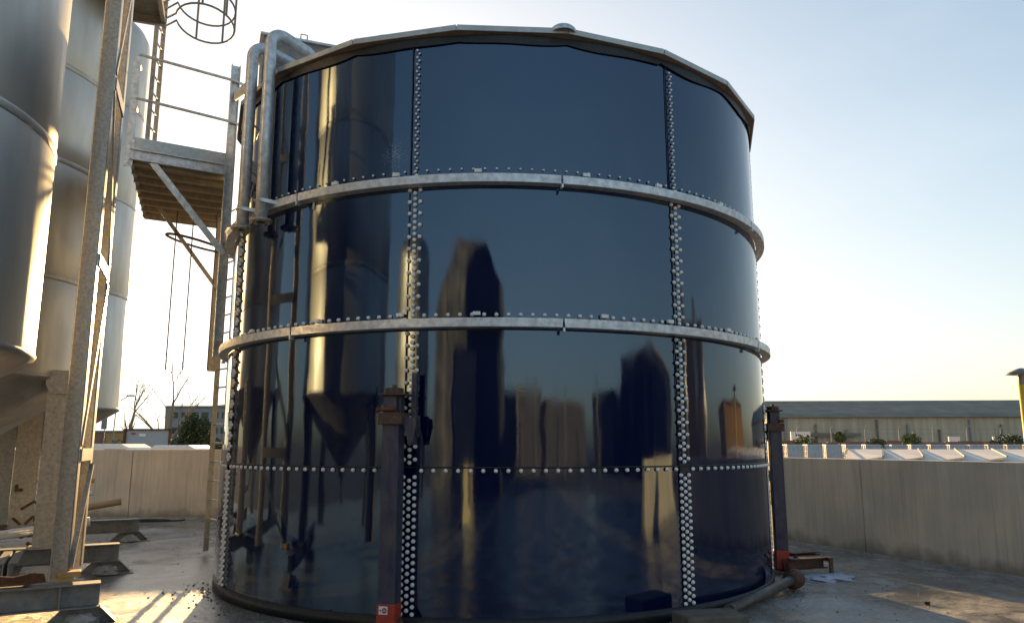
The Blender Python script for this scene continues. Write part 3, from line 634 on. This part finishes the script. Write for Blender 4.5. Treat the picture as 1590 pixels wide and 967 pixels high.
# lower ladder
def ladder(a, b_, z0, z1, label, rung=.3, wst=.055):
    a, b_ = Vector((*a, 0)), Vector((*b_, 0)); d = (b_ - a).normalized(); nn = Vector((-d.y, d.x, 0))
    t = empty('steel_ladder', a, label, 'ladder')
    for q in (a, b_): MB().prism(q + Z(z0), q + Z(z1), [(-wst / 2, -.008), (wst / 2, -.008), (wst / 2, .008), (-wst / 2, .008)], d).build('stile', GALV_OLD, t)
    z = z0 + .2
    while z < z1: MB().tube([a - d * .015 + Z(z), b_ + d * .015 + Z(z)], .015, 8).build('rung', GALV, t); z += rung
    return t
ladder((-4.90, 12.78), (-4.58, 12.45), .05, 5.7, 'galvanised ladder climbing from the wet yard to the platform left of the tank', wst=.085)
t = ladder((-5.98, 11.95), (-6.03, 12.30), 5.8, 11.5, 'dark caged ladder rising from the platform out of the top of the photo', wst=.07)
def cage(cx, cy, r, zs_, label):
    t = empty('ladder_cage', (cx, cy, zs_[0]), label, 'cage')
    for z in zs_:
        pts = [(cx + r * cos(a), cy + r * sin(a), z - .10 * sin(a)) for a in [R_(-170 + 340 * k / 26) + R_(180 + 20) + pi for k in range(27)]]
        MB().tube([Vector((-6.0, 12.1, z + .03))] + pts + [Vector((-6.02, 12.28, z + .02))], .017, 6).build('hoop', DARKST, t)
    for a in (-75, -25, 25, 75, 130):
        x, y = cx + r * cos(R_(a)), cy + r * sin(R_(a)); MB().beam((x, y, zs_[0] - .1 * sin(R_(a))), (x, y, 11.3), .035, .008).build('cage_strap', DARKST, t)
cage(-5.25, 12.15, .47, [8.82, 9.15, 9.9], 'round safety cage hoops hanging against the sky at the top left')

# ------------------------------------------------------------ yard clutter
def simple(name, m, mt, label, cat, group=None, bevel=0): return tag(m.build(name, mt, bevel=bevel), label, cat, group)
m = MB()
p0, p1 = Vector((2.2, 8.15, .09)), Vector((3.42, 9.72, .13)); 
t = empty('steel_pipe', p0, 'grey steel pipe lying on the wet slab at the right foot of the tank', 'pipe')
MB().tube([p0, p1], .055, 18).build('barrel', PIPEM, t)
d = (p1 - p0).normalized(); MB().tube([p1 - d * .12, p1 - d * .1, p1 + d * .03, p1 + d * .06], [.06, .115, .115, .07], 20).build('collar', RUSTDARK, t)
MB().tube([p0 - d * .03, p0 + d * .02], .060, 18).build('end_cap', PIPEM, t)
m = MB(); m.box((1.86, 7.62, .09), (.62, .36, .16), R_(14))
simple('stone_block', m, mat('mossy_stone', (.08, .07, .055), .85, 0, col2=(.16, .145, .11), scale=7, bump=.5, bscale=20), 'low brown slab of stone at the bottom edge, below the second bolted seam', 'block', bevel=.02)
t = empty('steel_cradle', (4.1, 10.9, 0), 'dark steel frame lying on its side behind the right-hand jack foot', 'frame')
MB().channel((3.7, 10.75, .15), (4.25, 10.95, .15), .1, .14).build('rail', RUSTDARK, t)
MB().beam((4.25, 10.95, .2), (4.3, 10.8, .2), .05, .05).build('rail', RUSTDARK, t)
MB().beam((4.3, 10.8, .0), (4.3, 10.8, .22), .05, .03).build('leg', RUSTDARK, t); MB().beam((3.95, 11.15, 0), (3.95, 11.15, .22), .05, .03).build('leg', RUSTDARK, t)
MB().channel((3.85, 11.2, .22), (4.3, 11.35, .22), .12, .05).build('rail', RUSTDARK, t)
m = MB(); bmesh.ops.create_icosphere(m.b, subdivisions=4, radius=1)
for v_ in m.b.verts:
    k = 1 + .5 * noise.noise(v_.co * 2); v_.co = Vector((4.15 + v_.co.x * .32 * k, 10.55 + v_.co.y * .26 * k, max(-.01, v_.co.z * .045 * k)))
simple('plastic_sheet', m, POLYB, 'crumpled pale bag lying on the slab by the right-hand jack', 'bag')
hp = [(6.2, 11.55, .02), (6.3, 11.5, .03), (6.42, 11.45, .1), (6.52, 11.38, .17), (6.56, 11.32, .18), (6.58, 11.2, .1), (6.62, 11.05, .03), (6.72, 10.85, .02), (6.8, 10.78, .03), (6.74, 10.92, .04), (6.66, 10.98, .03)]
m = MB(); m.tube(hp, .016, 8); simple('hose', m, DARKST, 'thin grey hose kinked against the foot of the right wall', 'hose')
m = MB()
for k in range(26):
    x, y = 7.0 + random.uniform(-.25, .3), 10.0 + random.uniform(-.2, .2); m.box((x, y, .015), (random.uniform(.04, .2), .02, .014), random.uniform(0, 3))
simple('debris_heap', m, RUSTDARK, 'small heap of dark scraps at the far right foot of the wall', 'debris')
m = MB(); m.box((4.55, 8.85, .018), (.05, .03, .03), .4); simple('pebble', m, RUBBER, 'single small dark stone lying alone on the open slab', 'stone')
# leaning pipe, hose coil
m = MB(); m.tube([(-10.3, 17.1, .2), (-8.75, 17.7, .47)], .07, 14); simple('loose_pipe', m, mat('tan_pipe', (.32, .22, .11), .6, 0, var=.2), 'ochre pipe resting at a slant before the back wall', 'pipe')
m = MB(); m.tube([(-8.5 + .45 * cos(k * .4) + .02 * k, 17.95 + .22 * sin(k * .4), .02 + .001 * k) for k in range(34)], .015, 8); simple('hose_coil', m, RUBBER, 'dark hose loop lying at the foot of the back wall', 'hose')
m = MB(); m.box((-4.42, 8.02, .455), (.2, .17, .055), R_(30)); m.box((-4.44, 7.97, .41), (.16, .14, .035), R_(30))
simple('wood_block', m, TIMBER, 'small sawn timber packer on the end of the nearest base beam', 'wood block', bevel=.006)
t = empty('rusty_tray', (-4.75, 7.75, .4), 'rust-brown bent steel tray lying on the nearest base beam', 'scrap')
m = MB(); m.box((-4.78, 7.66, .415), (.34, .17, .012), R_(29), ); m.build('tray_floor', RUST, t)
m = MB(); m.poly([(-4.96, 7.63, .42), (-4.66, 7.8, .42), (-4.63, 7.82, .5), (-4.80, 7.74, .47), (-4.95, 7.66, .49)], (.01, -.015, 0)); m.build('tray_side', RUST, t)
m = MB(); m.poly([(-4.62, 7.60, .42), (-4.50, 7.76, .42), (-4.52, 7.75, .50), (-4.6, 7.64, .52)], (.012, -.01, 0)); m.build('tray_side', RUST, t)
# rails and bright scraps at far left
for z, lab in ((1.0, 'upper ochre handrail tube beside the silo legs at the left edge'), (.74, 'lower grey handrail tube beside the silo legs at the left edge')):
    m = MB(); m.tube([(-12.5, 15.6, z + .02), (-8.6, 16.2, z)], .05, 10); simple('rail_tube', m, TIMBER if z > .9 else GALV, lab, 'rail')
m = MB(); m.tube([(-8.0, 12.1, .33), (-6.75, 12.7, .52)], .07, 12); simple('pale_duct', m, WHITEP, 'pale round duct lying across the base beams at the left edge', 'duct')
m = MB()
for k in range(14): a = Vector((-7.7 + random.uniform(-.5, .6), 11.3 + random.uniform(-.3, .3), .42 + random.uniform(0, .08))); m.beam(a, a + Vector((random.uniform(.2, .5), random.uniform(.0, .3), random.uniform(-.03, .05))), .04, .012)
simple('scrap_strips', m, GALV, 'pile of bright metal offcuts behind the wide silo leg', 'scrap')
m = MB()
for k in range(12): a = Vector((-7.75 + random.uniform(-.12, .12), 12.6 + random.uniform(-.2, .2), .12 + random.uniform(0, .9))); m.beam(a, a + Vector((random.uniform(-.2, .2), random.uniform(-.1, .1), random.uniform(-.15, .15))), .05, .04)
simple('rusty_bundle', m, RUST, 'rust-red bundle of fittings between the silo leg and the lattice frame', 'scrap')
m = MB(); m.box((-8.4, 19.2, 1.62), (.6, .3, .35)); m = None

# lamp bollard beyond the wall
t = empty('post_lamp', (7.12, 10.75, 0), 'yellow post with a dark flat cap just beyond the wall at the right edge', 'post')
MB().tube([(7.12, 10.75, 0), (7.12, 10.75, 2.55)], .055, 14).build('post', YEL, t)
MB().lathe((7.12, 10.75, 2.45), [(.03, 0), (.05, .05), (.05, .22), (.05, .24)], 16).build('neck', DARKST, t)
MB().lathe((7.12, 10.75, 2.68), [(.05, 0), (.19, .01), (.19, .03), (.05, .09), (.01, .1)], 16).build('cap', DARKST, t)

# ------------------------------------------------------------ beyond the walls
def building(name, x0, x1, y0, y1, h, mt, label, cat='building', roof=None, rt=.25, windows=None, rz=0, gable=None):
    cx, cy = (x0 + x1) / 2, (y0 + y1) / 2; t = empty(name, (cx, cy, 0), label, cat)
    Mz = Matrix.Translation((cx, cy, 0)) @ Matrix.Rotation(rz, 4, 'Z')
    m = MB(); m.box((0, 0, h / 2), (x1 - x0, y1 - y0, h)); o = m.build('walls', mt, t); o.location = (0, 0, 0); o.rotation_euler = (0, 0, rz)
    hw, hd = (x1 - x0) / 2, (y1 - y0) / 2
    if gable:
        m = MB(); a, b_ = -hw - .15, hw + .15; rows = [(-hd - .2, h - .05), (0, h + gable), (hd + .2, h - .05)]
        m.poly([(a, y, z) for y, z in rows], (b_ - a, 0, 0)); o = m.build('roof', roof, t); o.location = (0, 0, 0); o.rotation_euler = (0, 0, rz)
    elif roof:
        m = MB(); m.box((0, 0, h + rt / 2), (x1 - x0 + .3, y1 - y0 + .3, rt)); o = m.build('roof', roof, t); o.location = (0, 0, 0); o.rotation_euler = (0, 0, rz)
    for (wx, wz, ww, wh) in (windows or []):
        m = MB(); m.box((wx, -hd - .02, wz), (ww, .06, wh)); o = m.build('window', GLASS, t); o.location = (0, 0, 0); o.rotation_euler = (0, 0, rz)
    return t
# long shed, right background
t = empty('long_shed', (48, 90, 0), 'long low industrial shed with dark roof across the right background', 'shed')
m = MB(); m.poly([(26.3, 80, 0), (90, 78, 0), (93, 96, 0), (27.5, 98, 0)], (0, 0, 4.55)); m.build('walls', CLAD, t)
m = MB(); m.poly([(26.1, 79.6, 4.5), (26.1, 80.6, 4.9), (27.4, 89, 6.7), (27.4, 98.5, 4.5)], (66, -2, .12)); m.build('roof', ROOF, t)
for k in range(16):
    MB().beam((28 + k * 3.1, 79.75 - k * .1, .2), (28 + k * 3.1, 79.75 - k * .1, 4.3 - (k % 3) * .5), .16, .16).build('downpipe', ROOF if k % 2 else GREYB, t)
MB().box((33, 79.3, 2.75), (5, .2, .35)).build('canopy', ROOF, t)
# perimeter fence with posts before the shed
t = empty('post_fence', (30, 62, 0), 'row of thin pale fence posts in front of the long shed', 'fence')
for k in range(14):
    x = 20 + k * 2.7; m = MB(); m.tube([(x, 62, 0), (x, 62, 3.0)], .045, 6)
    m.tube([(x, 62, 3.0), (x + .2, 61.8, 3.3)], .035, 6); m.build('post', GREYB, t)
for z in (1.9, 2.6, 2.95): MB().tube([(20, 62, z), (55, 62, z)], .012, 5).build('wire', GREYB, t)
for i, x in enumerate((22.2, 34.0, 37.4, 41.2, 44.6)):
    m = MB(); m.box((x, 60, 2.15 if i else 2.35), (1.5 if i == 0 else .85, .12, .75 if i == 0 else .4)); m.box((x, 60.1, 1.2), (.1, .1, 2.0))
    simple('sign_board', m, WHITEP, ['pale rectangular board above the round green bush', 'small cream board on the fence, leftmost of four', 'small cream board on the fence, second of four from the left', 'small cream board on the fence, third of four from the left', 'small cream board on the fence, rightmost of four'][i], 'board')
# brick boundary wall with hedge
m = MB(); prev = None
for k in range(44):
    x = 17 + k * .8; h = 1.95 + .16 * noise.noise(Vector((k * .31, 0, 0))); m.box((x, 53, h / 2), (.8, .3, h))
simple('brick_wall', m, BRICK, 'uneven red brick boundary wall with ivy in the right background', 'wall')
def leafmass(c, r, n, size, seed=0, flat=1):
    m = MB(); rnd = random.Random(seed)
    for _ in range(n):
        while True:
            p = Vector((rnd.uniform(-1, 1), rnd.uniform(-1, 1), rnd.uniform(-1, 1)))
            q = .82 + .35 * noise.noise(p * 2.4 + Vector((seed, 0, 0)))
            if .35 * q < p.length < q: break
        p = Vector((c[0] + p.x * r[0], c[1] + p.y * r[1], c[2] + p.z * r[2]))
        a = Vector((rnd.uniform(-1, 1), rnd.uniform(-1, 1), rnd.uniform(-1, 1))).normalized(); b_ = a.orthogonal().normalized(); s_ = size * rnd.uniform(.6, 1.4)
        c_ = a.cross(b_); vv = [m.b.verts.new(p + b_ * s_), m.b.verts.new(p + c_ * s_ * .6), m.b.verts.new(p - b_ * s_), m.b.verts.new(p - c_ * s_ * .6)]
        m.b.faces.new(vv)
    return m
for i, (x, z, rx, rz_, lab) in enumerate([(18.7, 1.75, 1.0, .75, 'round yellow-green bush just right of the blue jack'), (23.4, 1.8, .6, .42, 'small dark bush before the brick wall, second from the left'),
        (25.6, 1.95, .65, .55, 'small sunlit bush before the brick wall, third from the left'), (21.0, 2.2, .35, .4, 'thin wispy bush between the round bush and the next'), (31.8, 1.9, 1.4, .6, 'wide ivy clump hanging over the brick wall at the right')]):
    t = empty('shrub', (x, 50, 0), lab, 'shrub', 'bushes along the brick wall')
    leafmass((x, 50, z), (rx, .7, rz_), 900, .07, i + 3).build('foliage', LEAF2 if i != 4 else LEAF, t); MB().tube([(x, 50, 0), (x, 50, z)], .06, 6).build('stem', BARK, t)
# IBC containers in a row
t0 = None
for i in range(17):
    x = 15.0 + i * 1.17 + (0 if i < 6 else .4); y = 45 + i * .1
    lab = 'caged white liquid container in the row above the right wall, number %d from the tank' % (i + 1)
    lab = ('caged plastic container, nearest the tank in the long row above the right wall' if i == 0 else
           'caged plastic container in the long row standing above the right wall')
    if t0 is None:
        t0 = t = empty('liquid_container', (x, y, 0), lab, 'container', 'caged liquid containers in a row')
        m = MB(); m.box((x, y, 1.33), (.92, .92, .84)); m.build('bottle', PLAST, t, bevel=.06)
        m = MB()
        for k in range(5):
            for sx in (-1, 1):
                m.box((x - .47 + k * .235, y + sx * .475, 1.28), (.018, .018, .86)); m.box((x + sx * .475, y - .47 + k * .235, 1.28), (.018, .018, .86))
        for z in (.86, 1.1, 1.35, 1.7):
            for sx in (-1, 1): m.box((x, y + sx * .485, z), (.98, .018, .02)); m.box((x + sx * .485, y, z), (.018, .98, .02))
        m.build('cage', GALV, t)
        m = MB(); m.box((x, y, .45), (1, 1, .8)); m.build('pallet', GREYB, t)
        m = MB(); m.lathe((x, y, 1.68), [(.1, 0), (.1, .04), (.001, .05)], 12); m.build('lid', REDST, t)
        ch0 = list(t.children)
    else:
        t = t0.copy(); col.objects.link(t); t.location = (x, y, 0); t['label'] = lab; t.rotation_euler.z = random.uniform(-.06, .06)
        if True:
            for ch in ch0: c = ch.copy(); col.objects.link(c); c.parent = t
# ridge-and-furrow pale roof sheets beyond the wall
t = empty('canopy_roof', (10, 17, 0), 'pale low sheet roof with slanting ribs just beyond the right wall', 'roof')
for k in range(16):
    a = Vector((7.3 + k * .68, 17.0 - k * .17, 1.60)); m = MB()
    m.poly([a, a + Vector((.66, -.17, 0)), a + Vector((.66 - .9, -.17 - 1.9, -.13)), a + Vector((-.9, -1.9, -.24))], (0, 0, .03)); m.build('roof_sheet', SHEET, t)
    MB().beam(a + Vector((.0, 0, .045)), a + Vector((-.9, -1.9, -.085)), .03, .02).build('rib', DARKST, t)
for k in range(5): MB().beam((7.7 + k * 2.6, 16.9 - k * .7, 0), (7.7 + k * 2.6, 16.9 - k * .7, 1.58), .08, .08).build('prop', GREYB, t)

# left background
t = empty('box_trailer', (-17.8, 39.5, 0), 'grey box trailer with dark red frame beyond the back wall', 'trailer')
MB().poly([(-18.85, 38.1, .45), (-16.75, 38.1, .45), (-18.0, 41, .45), (-20.1, 41, .45)], (0, 0, 2.0)).build('body', TRAILER, t)
for x in (-18.9, -16.7): MB().box((x, 38.05, 1.45), (.09, .12, 2.05)).build('corner_post', RUST, t)
MB().box((-17.8, 38.05, 2.47), (2.3, .12, .07)).build('top_rail', RUSTDARK, t)
MB().box((-18.05, 38.07, 2.2), (.32, .03, .14)).build('notice', WHITEP, t); MB().box((-18.5, 38.07, 2.27), (.2, .03, .07)).build('mark', REDST, t)
def vehicle(x, y, L_, H_, lab, white=True):
    t = empty('parked_van', (x, y, 0), lab, 'van')
    prof = [(-L_ / 2, .35), (L_ / 2, .35), (L_ / 2, .9), (L_ / 2 - .15, 1.05), (L_ / 2 - .75, H_ - .12), (L_ / 2 - 1.0, H_), (-L_ / 2 + .15, H_), (-L_ / 2, H_ - .15)]
    m = MB(); m.poly([(x + q[0], y - .9, q[1]) for q in prof], (0, 1.8, 0)); m.build('body', WHITEP, t, bevel=.06)
    m = MB(); m.poly([(x + L_ / 2 - 1.5, y - .93, 1.05), (x + L_ / 2 - .4, y - .93, 1.05), (x + L_ / 2 - .8, y - .93, H_ - .18), (x + L_ / 2 - 1.5, y - .93, H_ - .18)], (0, .02, 0)); m.build('window', GLASS, t)
    for sx in (-1, 1):
        wh = MB().tube([(x + sx * (L_ / 2 - .8), y - .95, .34), (x + sx * (L_ / 2 - .8), y - .7, .34)], .34, 20).build('wheel', RUBBER, t)
vehicle(-13.9, 27, 3.6, 1.76, 'long white van roof showing above the back wall, left of the trailer')
vehicle(-11.2, 27.5, 2.3, 1.72, 'curved white car roof showing above the back wall, right of the trailer')
building('brick_outbuilding', -34, -28.5, 60, 64, 2.7, BRICK, 'low brick building with flat roof between silo and trailer', roof=GREYB, rt=.12)
m = MB(); m.box((-30.2, 59.6, 1.3), (1.5, .3, 2.65)); simple('brick_pier', m, TANB, 'sunlit ochre brick pier in front of the low brick building', 'pier')
building('office_block', -41, -28, 92, 100, 6.1, GREYB, 'grey flat-roofed office block behind the round evergreen', roof=ROOF, rt=.2,
         windows=[(-5.5 + k * 1.2, z, .8, .7) for k in range(10) for z in (1.6, 3.4, 5.2)])
t = empty('evergreen_tree', (-18.3, 45, 0), 'dense rounded dark evergreen tree standing beyond the back wall', 'tree')
leafmass((-18.35, 45, 2.0), (1.15, 1.1, 1.75), 5200, .07, 21).build('crown', LEAF, t)
leafmass((-18.0, 45.3, 1.4), (1.3, 1.0, 1.3), 3000, .07, 24).build('crown', LEAF, t); MB().tube([(-18.3, 45, 0), (-18.3, 45, 2.5)], [.16, .06], 8).build('trunk', BARK, t)
def bare(x, y, h, seed, lab):
    t = empty('bare_tree', (x, y, 0), lab, 'tree', 'bare winter trees against the bright sky'); rnd = random.Random(seed)
    tr = MB(); br = MB()
    def grow(p, d, L_, r, lvl, mb):
        pts = [p]; rs = [r]; q = p.copy(); dd = d.copy()
        for k in range(4):
            dd = (dd + Vector((rnd.uniform(-.16, .16), rnd.uniform(-.16, .16), rnd.uniform(-.02, .1)))).normalized(); q = q + dd * L_ / 4; pts.append(q.copy()); rs.append(r * (1 - .14 * (k + 1)))
        mb.tube(pts, rs, 5 if lvl else 8)
        if lvl < 4:
            for k in range(3 if lvl else 6):
                j = rnd.randint(1, 4); nd = (dd + Vector((rnd.uniform(-.8, .8), rnd.uniform(-.8, .8), rnd.uniform(-.05, .5)))).normalized()
                grow(pts[j], nd, L_ * rnd.uniform(.5, .72), rs[j] * .6, lvl + 1, br)
    grow(Vector((x, y, 0)), Vector((0, 0, 1)), h * .62, h * .03, 0, tr)
    tr.build('trunk', BARK, t); br.build('branches', BARK, t)
bare(-34.7, 70, 7.6, 5, 'bare tree above the low brick building, left of the trailer')
bare(-33.0, 75, 9.6, 9, 'taller bare tree with forked limbs left of the round evergreen')
t = empty('street_lamp', (-28.2, 55, 0), 'thin street lamp with one curved arm left of the bare tree', 'street lamp')
MB().tube([(-28.2, 55, 0), (-28.1, 55, 4.2)], [.06, .04], 8).build('column', DARKST, t); MB().tube([(-28.1, 55, 4.2), (-27.9, 55, 4.8), (-27.3, 55, 5.15)], .03, 6).build('arm', DARKST, t); MB().box((-27.15, 55, 5.17), (.5, .2, .1)).build('lantern', DARKST, t)
t = empty('signal_post', (-24.6, 47, 0), 'short dark signal on a pole beside the far silo', 'signal')
MB().tube([(-24.6, 47, 0), (-24.6, 47, 2.7)], .035, 8).build('pole', DARKST, t); MB().box((-24.6, 46.9, 3.0), (.25, .2, .7)).build('head', DARKST, t)
m = MB(); m.box((-17.2, 56, 1.2), (9, .4, 2.4)); simple('boundary_hedge', leafmass((-22, 52, 1.2), (6, .5, 1.15), 5000, .09, 31), LEAF, 'low dark hedge behind the white car roof', 'hedge')

# ------------------------------------------------------------ behind the camera (seen mirrored in the tank)
t = empty('dark_hall', (-5, -17, 0), 'tall dark clad hall behind the camera, mirrored as a dark tower in the tank', 'building')
m = MB(); m.poly([(-9.6, -12.5, 0), (1.0, -12.5, 0), (1.0, -12.5, 7.3), (-1.4, -12.5, 9.2), (-5.6, -12.5, 9.2), (-8.6, -12.5, 7.6), (-9.6, -12.5, 6.6)], (0, -11, 0)); m.build('walls', DARKB, t)
MB().box((-4.5, -12.45, 2.6), (3.2, .08, 5.2)).build('door', ROOF, t); MB().box((-7.9, -12.45, 4), (.5, .1, 7)).build('corner_strip', ROOF, t)
building('brown_works', 2, 14, -42, -34, 4.9, MIDB, 'brown works building behind the camera, mirrored low in the tank', roof=ROOF, rt=.2)
building('pale_works', 15.5, 30, -46, -34, 4.3, MIDB, 'pale works building behind the camera, mirrored low in the tank', roof=ROOF, rt=.2)
building('red_works', 31, 42, -30, -20, 5.2, MIDB, 'brown brick works building behind the camera, mirrored low in the tank', roof=ROOF, rt=.2)
building('navy_hall', 28, 44, -14, -4, 6.2, DARKB, 'navy hall right of the camera, mirrored beside the second seam', roof=ROOF, rt=.2)
building('striped_hall', 26, 36, 3, 8.4, 6.6, MIDB, 'brown hall right of the camera, mirrored right of the second seam', roof=ROOF, rt=.2)
building('ochre_store', 40, 55, 18, 30, 4.4, TANB, 'ochre store building out of frame to the right, mirrored at the tank edge', roof=ROOF, gable=.5)
for i, (x, y, h) in enumerate(((24, 4.2, 7.6), (24.4, 6.6, 7.2), (23.8, 8.6, 6.2))):
    t = empty('vent_stack', (x, y, 0), ['tallest', 'middle', 'shortest'][i] + ' steel stack right of the camera, mirrored in the tank', 'stack'); MB().tube([(x, y, 0), (x, y, h)], .4, 20).build('stack', STEEL, t); MB().lathe((x, y, h), [(.4, 0), (.46, .02), (.46, .08), (.2, .3), (.01, .32)], 20).build('cowl', DARKST, t)
for i, (x, y, h) in enumerate(((5, -24, 4.5), (10, -26, 5), (17, -24, 4.8), (22, -17, 5.2))):
    t = empty('yard_mast', (x, y, 0), ['first', 'second', 'third', 'fourth'][i] + ' slim mast behind the camera counted from the dark hall', 'mast'); MB().tube([(x, y, 0), (x, y, h)], .12, 10).build('mast', GREYB, t); MB().box((x, y, h), (.9, .2, .15)).build('lamp_head', DARKST, t)

t = empty('cream_cabinet', (-2.0, -1.2, 0), 'cream metal cabinet standing behind the camera, mirrored low in the tank', 'cabinet')
MB().box((-2.0, -1.2, .72), (1.05, .35, 1.24)).build('body', mat('cream_paint', (.62, .48, .24), .5, 0, var=.1), t, bevel=.02); MB().box((-2.0, -1.2, .05), (1.09, .39, .1)).build('plinth', DARKST, t)
MB().box((-2.0, -1.015, .75), (.9, .012, 1.05)).build('door', mat('cream_door', (.58, .45, .24), .45, 0, var=.1), t)
# grit scattered on the slab, thicker round the tank foot
m = MB()
for k in range(900):
    if k < 450: a = random.uniform(-75, 85); q = cp(a, TR + .04 + abs(random.gauss(0, .22)), .004); x, y = q.x, q.y
    else: x, y = random.uniform(-6, 7), random.uniform(7.5, 16)
    if k >= 450 and (x - TCx) ** 2 + (y - TCy) ** 2 < TR * TR: continue
    sz = random.uniform(.004, .014) * (1.6 if random.random() < .08 else 1)
    m.box((x, y, sz * .4), (sz * 1.5, sz, sz), random.uniform(0, 3))
tag(m.build('grit', mat('grit', (.10, .09, .08), .9, 0, col2=(.3, .28, .25), scale=30)), 'loose grit scattered on the wet concrete slab', 'grit', kind='stuff')
